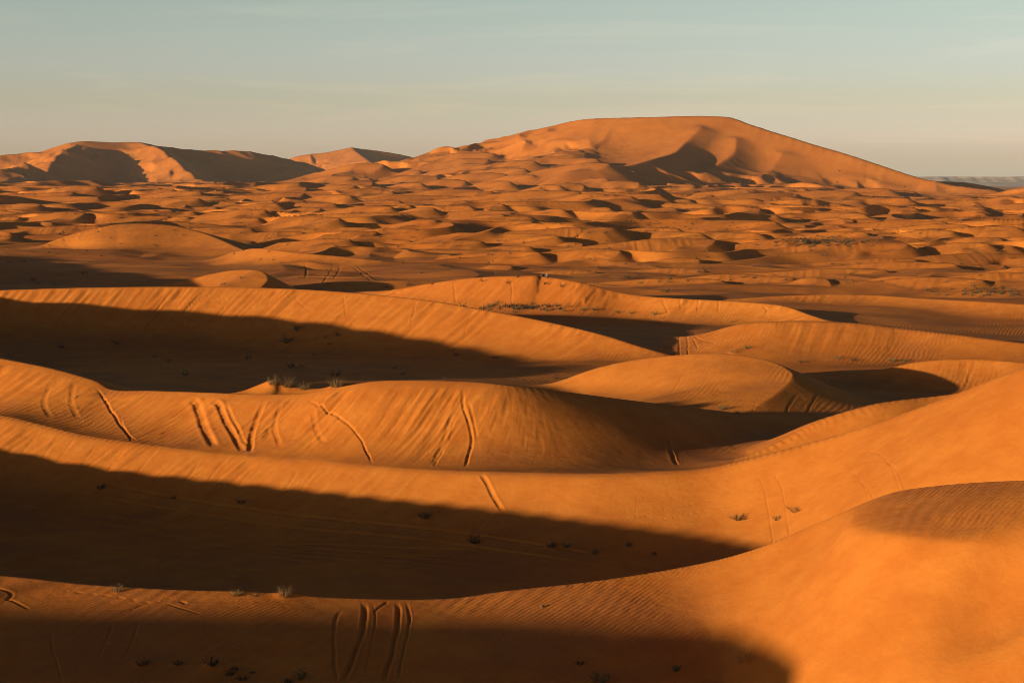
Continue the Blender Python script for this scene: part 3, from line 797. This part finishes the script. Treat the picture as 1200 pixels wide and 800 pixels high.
def person(loc, rz, top, legs, pose, label):
    # y- is forward, z up, metres, seat at the origin
    J = {'pelvis': (0, 0, .12, .15), 'waist': (0, .03, .30, .13), 'chest': (0, .02, .50, .15), 'neck': (0, -.01, .66, .055), 'chin': (0, -.035, .735, .07), 'head': (0, -.02, .83, .10), 'crown': (0, 0, .91, .07), 'nose': (0, -.135, .80, .018)}
    E = [('pelvis', 'waist'), ('waist', 'chest'), ('chest', 'neck'), ('neck', 'chin'), ('chin', 'head'), ('head', 'crown'), ('head', 'nose')]
    for s_, sx in (('l', 1), ('r', -1)):
        kn, an, to = pose['leg' + s_]; el, wr = pose['arm' + s_]
        J['hip' + s_] = (.10 * sx, -.03, .11, .095); J['knee' + s_] = kn + (.065,); J['ankle' + s_] = an + (.045,); J['toe' + s_] = to + (.035,)
        J['shoulder' + s_] = (.17 * sx, .01, .56, .07); J['elbow' + s_] = el + (.045,); J['wrist' + s_] = wr + (.032,)
        hx = np.array(wr) + (np.array(wr) - np.array(el)) * .30
        J['palm' + s_] = tuple(hx) + (.036,)
        E += [('pelvis', 'hip' + s_), ('hip' + s_, 'knee' + s_), ('knee' + s_, 'ankle' + s_), ('ankle' + s_, 'toe' + s_), ('chest', 'shoulder' + s_), ('shoulder' + s_, 'elbow' + s_), ('elbow' + s_, 'wrist' + s_), ('wrist' + s_, 'palm' + s_)]
        d_ = (np.array(wr) - np.array(el)); d_ = d_ / np.linalg.norm(d_); side_ = np.cross(d_, (0, 0, 1)); side_ = side_ / (np.linalg.norm(side_) + 1e-6)
        for f_ in range(5):
            k = 'f%d' % f_ + s_
            q0 = hx + side_ * (f_ - 2) * .017 + d_ * (.05 if f_ else .0)
            J[k] = tuple(q0 + side_ * (-.03 if f_ == 0 else 0) + d_ * (.045, .06, .068, .062, .05)[f_] + np.array((0, 0, -.015))) + (.009,)
            E.append(('palm' + s_, k))
    names = list(J); ix = {k: i for i, k in enumerate(names)}
    me = bpy.data.meshes.new('person'); me.from_pydata([J[k][:3] for k in names], [(ix[a], ix[b]) for a, b in E], [])
    tmp = bpy.data.objects.new('person_tmp', me); COL.objects.link(tmp)
    sk = tmp.modifiers.new('skin', 'SKIN'); sk.use_smooth_shade = True
    for i, k in enumerate(names):
        sv_ = me.skin_vertices[0].data[i]; sv_.radius = (J[k][3], J[k][3]); sv_.use_root = (k == 'pelvis')
    sub = tmp.modifiers.new('sub', 'SUBSURF'); sub.levels = 1; sub.render_levels = 1
    dg = bpy.context.evaluated_depsgraph_get()
    m2 = bpy.data.meshes.new_from_object(tmp.evaluated_get(dg))
    bpy.data.objects.remove(tmp)
    m2.materials.clear()
    for mm in (M_SKIN, top, legs):
        m2.materials.append(mm)
    P_ = np.array([J[k][:3] for k in names])
    part = np.array([0 if k[:4] in ('neck', 'chin', 'head', 'crow', 'nose', 'palm', 'wris') or k[0] == 'f' else (2 if k[:3] in ('pel', 'hip', 'kne', 'ank', 'toe') else 1) for k in names])
    for poly in m2.polygons:
        c = np.array(poly.center); poly.material_index = int(part[np.argmin(((P_ - c) ** 2).sum(1))]); poly.use_smooth = True
    m2.name = 'person'
    o = bpy.data.objects.new('person', m2); COL.objects.link(o); o.location = loc; o.rotation_euler = (0, 0, rz)
    o['label'] = label; o['category'] = 'person'; o['group'] = 'people sitting on the dune crest'
    hv, hf = [], []
    for i in range(5):
        for j in range(12):
            a = j / 12 * 6.283; t = i / 4 * 1.75 if math.sin(a) > -0.3 else i / 4 * 1.0
            hv.append((.108 * math.sin(t + .02) * math.cos(a), .012 + .115 * math.sin(t + .02) * math.sin(a), .835 + .115 * math.cos(t)))
    for i in range(4):
        for j in range(12):
            hf.append((i * 12 + j, (i + 1) * 12 + j, (i + 1) * 12 + (j + 1) % 12, i * 12 + (j + 1) % 12))
    mesh_obj('hair', hv, hf, M_HAIR, o, (0, 0, 0), True)
    return o


def crest_point(u):
    # highest point of the streaked ridge along one line of sight
    az, _ = ray(u, 323); j = int(np.searchsorted(AZ, az)); i0, i1 = np.searchsorted(DS, [276, 296]); i = i0 + int(np.argmax(Z[i0:i1, j]))
    return X[i, j], Y[i, j], Z[i, j]


x, y, z = crest_point(636)
person((x, y - .1, z - .06), math.radians(-40), M_BLACK, M_BLACK, {'legl': ((.14, -.42, .42), (.13, -.46, .03), (.14, -.64, -.04)), 'legr': ((-.14, -.42, .40), (-.13, -.50, .02), (-.14, -.68, -.05)),
                                                      'arml': ((.25, -.15, .38), (.10, -.38, .42)), 'armr': ((-.25, -.15, .38), (-.10, -.40, .40))}, 'person in black with knees drawn up on the dune crest')
x, y, z = crest_point(641)
person((x, y - .1, z - .06), math.radians(15), M_GREY, M_JEANS, {'legl': ((.20, -.43, .14), (.34, -.80, -.22), (.38, -.96, -.24)), 'legr': ((-.13, -.40, .36), (-.14, -.55, -.02), (-.15, -.73, -.10)),
                                                      'arml': ((.36, .10, .34), (.46, .14, .08)), 'armr': ((-.26, -.14, .40), (-.13, -.36, .38))}, 'person in grey top with one leg stretched down the slope')

# ------------------------------------------------------------------ stony plateau on the horizon
def rock_material():
    m, nt, N, L = new_mat('plateau_rock')
    out = N.new('ShaderNodeOutputMaterial'); bs = N.new('ShaderNodeBsdfPrincipled'); bs.inputs['Roughness'].default_value = 0.95
    L.new(bs.outputs[0], out.inputs[0])
    geo = N.new('ShaderNodeNewGeometry')
    mp = N.new('ShaderNodeMapping'); mp.inputs['Scale'].default_value = (0.0025, 0.0025, 0.05); L.new(geo.outputs['Position'], mp.inputs[0])
    n = N.new('ShaderNodeTexNoise'); n.inputs['Scale'].default_value = 1.0; n.inputs['Detail'].default_value = 6; L.new(mp.outputs[0], n.inputs['Vector'])
    cr = N.new('ShaderNodeValToRGB'); cr.color_ramp.elements[0].position = 0.35; cr.color_ramp.elements[1].position = 0.65
    cr.color_ramp.elements[0].color = (0.20, 0.16, 0.14, 1); cr.color_ramp.elements[1].color = (0.46, 0.32, 0.24, 1)
    L.new(n.outputs['Fac'], cr.inputs[0]); L.new(cr.outputs[0], bs.inputs['Base Color'])
    return m


def plateau():
    xs = np.linspace(1500, 9000, 300); prof = [(-900, -26), (-600, -18), (-330, -6), (-180, 6), (-120, 12), (-60, 30), (-25, 40), (0, 50), (600, 52), (1500, 50)]
    vs, fs = [], []
    for i, x in enumerate(xs):
        off = 260 * float(pn(np.float32(x / 900), np.float32(.3), 71)) + 90 * float(pn(np.float32(x / 210), np.float32(.7), 72)) + 40 * float(pn(np.float32(x / 70), np.float32(.1), 73))
        end = float(sstep(1500, 2300, x))
        for j, (dy, z) in enumerate(prof):
            zz = z * (0.93 + 0.1 * float(pn(np.float32(x / 600), np.float32(.5), 74))) + 3 * float(pn(np.float32(x / 90), np.float32(j * .7), 75))
            vs.append((x, 11500 + dy + off * (1 - j * .05), -26 + (zz + 26) * end))
    k = len(prof)
    for i in range(len(xs) - 1):
        for j in range(k - 1):
            a = i * k + j
            fs.append((a, a + k, a + k + 1, a + 1))
    me = bpy.data.meshes.new('plateau'); me.from_pydata(vs, [], fs); me.materials.append(rock_material()); me.update()
    o = bpy.data.objects.new('plateau', me); COL.objects.link(o); o['kind'] = 'structure'


plateau()

# ------------------------------------------------------------------ desert haze: even air over the whole scene
HAZE = 2.9e-5
def haze():
    m, nt, N, L = new_mat('haze_air')
    out = N.new('ShaderNodeOutputMaterial'); v = N.new('ShaderNodeVolumePrincipled')
    v.inputs['Density'].default_value = HAZE; v.inputs['Color'].default_value = (0.80, 0.86, 0.92, 1); v.inputs['Anisotropy'].default_value = 0.0
    L.new(v.outputs[0], out.inputs['Volume'])
    R_, zb, zt = 41000, -45, 175
    me = bpy.data.meshes.new('haze')
    me.from_pydata([(x, y, z) for z in (zb, zt) for x, y in ((-R_, -R_), (R_, -R_), (R_, R_), (-R_, R_))], [],
                   [(3, 2, 1, 0), (4, 5, 6, 7), (0, 1, 5, 4), (1, 2, 6, 5), (2, 3, 7, 6), (3, 0, 4, 7)])
    me.materials.append(m); me.update()
    o = bpy.data.objects.new('haze', me); COL.objects.link(o); o['kind'] = 'stuff'


haze()

# ------------------------------------------------------------------ world, sun, camera
w = bpy.data.worlds.new('World'); sc.world = w; w.use_nodes = True
nt = w.node_tree; N, L = nt.nodes, nt.links
N.clear()
out = N.new('ShaderNodeOutputWorld'); bg = N.new('ShaderNodeBackground'); L.new(bg.outputs[0], out.inputs[0])
sky = N.new('ShaderNodeTexSky'); sky.sky_type = 'NISHITA'; sky.sun_disc = False
sky.sun_elevation = SUN_E
sky.sun_rotation = math.atan2(S[0], S[1])
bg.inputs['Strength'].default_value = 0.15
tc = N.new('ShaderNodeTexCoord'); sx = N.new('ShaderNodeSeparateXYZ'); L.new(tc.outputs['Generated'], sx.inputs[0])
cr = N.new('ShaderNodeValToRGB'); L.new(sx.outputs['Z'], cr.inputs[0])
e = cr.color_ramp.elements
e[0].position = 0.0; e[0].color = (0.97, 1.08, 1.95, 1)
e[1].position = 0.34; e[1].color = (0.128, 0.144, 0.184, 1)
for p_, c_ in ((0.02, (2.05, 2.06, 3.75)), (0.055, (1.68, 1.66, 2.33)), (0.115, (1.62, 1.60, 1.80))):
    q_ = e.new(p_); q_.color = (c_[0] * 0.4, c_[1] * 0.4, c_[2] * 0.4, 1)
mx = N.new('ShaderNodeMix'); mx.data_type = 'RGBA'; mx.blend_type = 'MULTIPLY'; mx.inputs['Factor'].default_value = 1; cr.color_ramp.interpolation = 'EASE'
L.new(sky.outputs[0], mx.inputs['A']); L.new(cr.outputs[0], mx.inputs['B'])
mpc = N.new('ShaderNodeMapping'); mpc.inputs['Scale'].default_value = (5, 5, 75); L.new(tc.outputs['Generated'], mpc.inputs[0])
nc = N.new('ShaderNodeTexNoise'); nc.inputs['Scale'].default_value = 1.0; nc.inputs['Detail'].default_value = 7; nc.inputs['Roughness'].default_value = .62; nc.inputs['Distortion'].default_value = .4
L.new(mpc.outputs[0], nc.inputs['Vector'])
mrc = N.new('ShaderNodeMapRange'); mrc.inputs['From Min'].default_value = 0.52; mrc.inputs['From Max'].default_value = 0.78; mrc.inputs['To Max'].default_value = 0.42
L.new(nc.outputs['Fac'], mrc.inputs['Value'])
cl = N.new('ShaderNodeMix'); cl.data_type = 'RGBA'; cl.blend_type = 'MULTIPLY'; cl.inputs['B'].default_value = (1.42, 1.22, 1.08, 1)
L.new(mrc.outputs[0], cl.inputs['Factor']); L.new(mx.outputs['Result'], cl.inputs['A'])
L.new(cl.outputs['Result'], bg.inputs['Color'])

ld = bpy.data.lights.new('sun', 'SUN'); ld.energy = 4.5; ld.angle = math.radians(0.53); ld.color = (1.0, 0.775, 0.49)
lo = bpy.data.objects.new('sun', ld); COL.objects.link(lo)
from mathutils import Vector
lo.rotation_euler = Vector(S).to_track_quat('Z', 'Y').to_euler()

cd = bpy.data.cameras.new('camera'); cd.sensor_width = 36; cd.lens = F / 1200 * 36; cd.clip_start = 0.1; cd.clip_end = 100000
co = bpy.data.objects.new('camera', cd); COL.objects.link(co)
co.rotation_euler = (math.pi / 2 - PITCH, 0, 0)
sc.camera = co
sc.cycles.volume_bounces = 0; sc.cycles.use_denoising = True; sc.cycles.denoiser = 'OPENIMAGEDENOISE'; sc.cycles.denoising_input_passes = 'RGB_ALBEDO_NORMAL'; sc.cycles.denoising_prefilter = 'ACCURATE'; sc.cycles.filter_width = 0.85
sc.view_settings.view_transform = 'Standard'; sc.view_settings.look = 'None'
sc.view_settings.exposure = 0.66; sc.view_settings.gamma = 1.0
